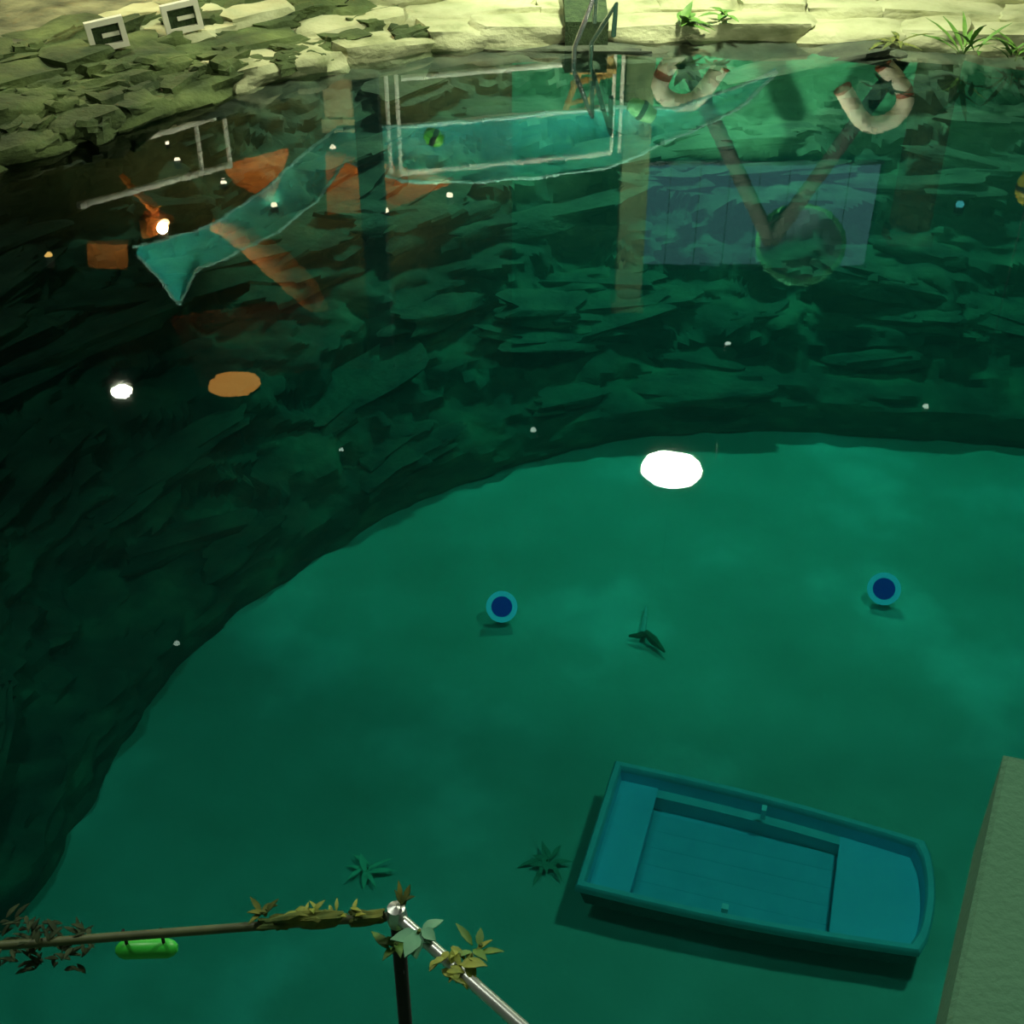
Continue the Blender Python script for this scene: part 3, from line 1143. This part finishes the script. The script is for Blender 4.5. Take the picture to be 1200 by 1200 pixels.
c = mir(275, 452, 21.5)
o = empty('wall_uplighter', c, 'glowing orange uplighter mirrored at the lower edge of the brown panel', 'lamp')
MB().lathe([(.05, -.12), (.3, -.05), (.5, .04), (.42, .08), (0, .09)], c, Matrix.Rotation(PI, 3, 'X'), 20).build('glow_shade', M['orange_glow'], o)
MB().tube([c + Vector((0, 0, .2)), Vector((c.x, c.y, 9.05))], .03, 6).build('stem', M['dark'], o)


def spot_thing(px, py, z, rpx, m, label, group, aim=None, energy=0, cone=60, col=LAMP_COL):
    c = mir_z(px, py, z)
    o = empty('ceiling_spotlight', c, label, 'spotlight', group)
    r = rpx / FPX * (c - Vector((0, 0, -5))).length
    hs = MB().lathe([(r * .9, r * .1), (r * 1.15, r * .3), (r * 1.15, r * 2.2), (0, r * 2.4)], c, seg=14).build('housing', M['dark'], o)
    MB().lathe([(0, -r * .9), (r * .7, -r * .7), (r, 0), (r * .9, r * .3)], c, seg=14).build('lens', m, hs)
    MB().tube([c + Vector((0, 0, r * 2)), Vector((c.x, c.y, 9.05))], .002, 6).build('cord', M['dark'], o)
    if energy:
        l = bpy.data.lights.new('spot_beam', 'SPOT')
        l.energy, l.color, l.spot_size, l.spot_blend, l.shadow_soft_size = energy, col, math.radians(cone), .6, .08
        ob = bpy.data.objects.new('spot_beam', l)
        p = c - Vector((0, 0, r * 1.3))
        ob.location = p
        ob.rotation_euler = (Vector(aim) - p).to_track_quat('-Z', 'Y').to_euler()
        COL.objects.link(ob)
        ob.parent = o
        ob.matrix_parent_inverse = Matrix.Translation(-o.location)
    return o


G1, G2 = 'warm spots in the hall ceiling', 'spots over the pool'
for (x, y, z, r, lab) in ((208, 188, 3.4, 3.6, 'warm spot mirrored between the two bars of the left railing'), (262, 213, 3.8, 3.6, 'warm spot mirrored below the first orange roof panel'),
                          (321, 241, 2.8, 3.8, 'warm spot mirrored inside the net, left of the black column'), (390, 174, 3.6, 3.6, 'warm spot mirrored on the short tan pier'),
                          (453, 200, 4.2, 3.4, 'warm spot mirrored at the lower left corner of the railing frame'), (452, 247, 3.0, 3.6, 'warm spot mirrored just right of the black column'),
                          (527, 229, 2.7, 3.8, 'warm spot mirrored below the railing frame, rightmost of the warm ones'), (196, 168, 3.0, 2.2, 'faint warm spot mirrored above the upper bar of the left railing')):
    en, am = {527: (1500, mir(440, 222, 23.4)), 321: (900, mir(298, 205, 22.9)), 452: (1500, mir(345, 330, 21.2))}.get(x, (0, None))
    spot_thing(x, y, z, r, M['spot_glow'], lab, G1, aim=am, energy=en, cone=48, col=(1, .62, .30))
spot_thing(57, 300, 4.5, 4.5, M['amber'], 'amber spot mirrored at the far left edge', G1)
spot_thing(1125, 240, 4.5, 4.5, M['cyan_glow'], 'dim cyan spot mirrored right of the olive column', G2)
spot_thing(625, 505, 4.5, 3.6, M['spot_dim'], 'small spot mirrored on the dark rock left of the glaring lamp', G2, aim=(.2, 21.5, 2.0), energy=3200, cone=54)
spot_thing(853, 402, 4.2, 3.6, M['spot_dim'], 'small spot mirrored on the rock above the glaring lamp', G2, aim=(4.4, 22.5, 2.3), energy=6500, cone=50)
spot_thing(1085, 477, 4.5, 3.6, M['spot_dim'], 'small spot mirrored on the rock at right', G2, aim=(8.5, 22.5, 2.0), energy=900, cone=50)
spot_thing(400, 528, 4.5, 3.0, M['spot_dim'], 'small spot mirrored on the rock left of centre', G2, aim=(-5.2, 20.5, 2.4), energy=1500, cone=54)
spot_thing(207, 755, 6.4, 3.6, M['spot_dim'], 'small spot mirrored at the foot of the left rocks', G2, aim=(-9, 13, .3), energy=120, cone=60)
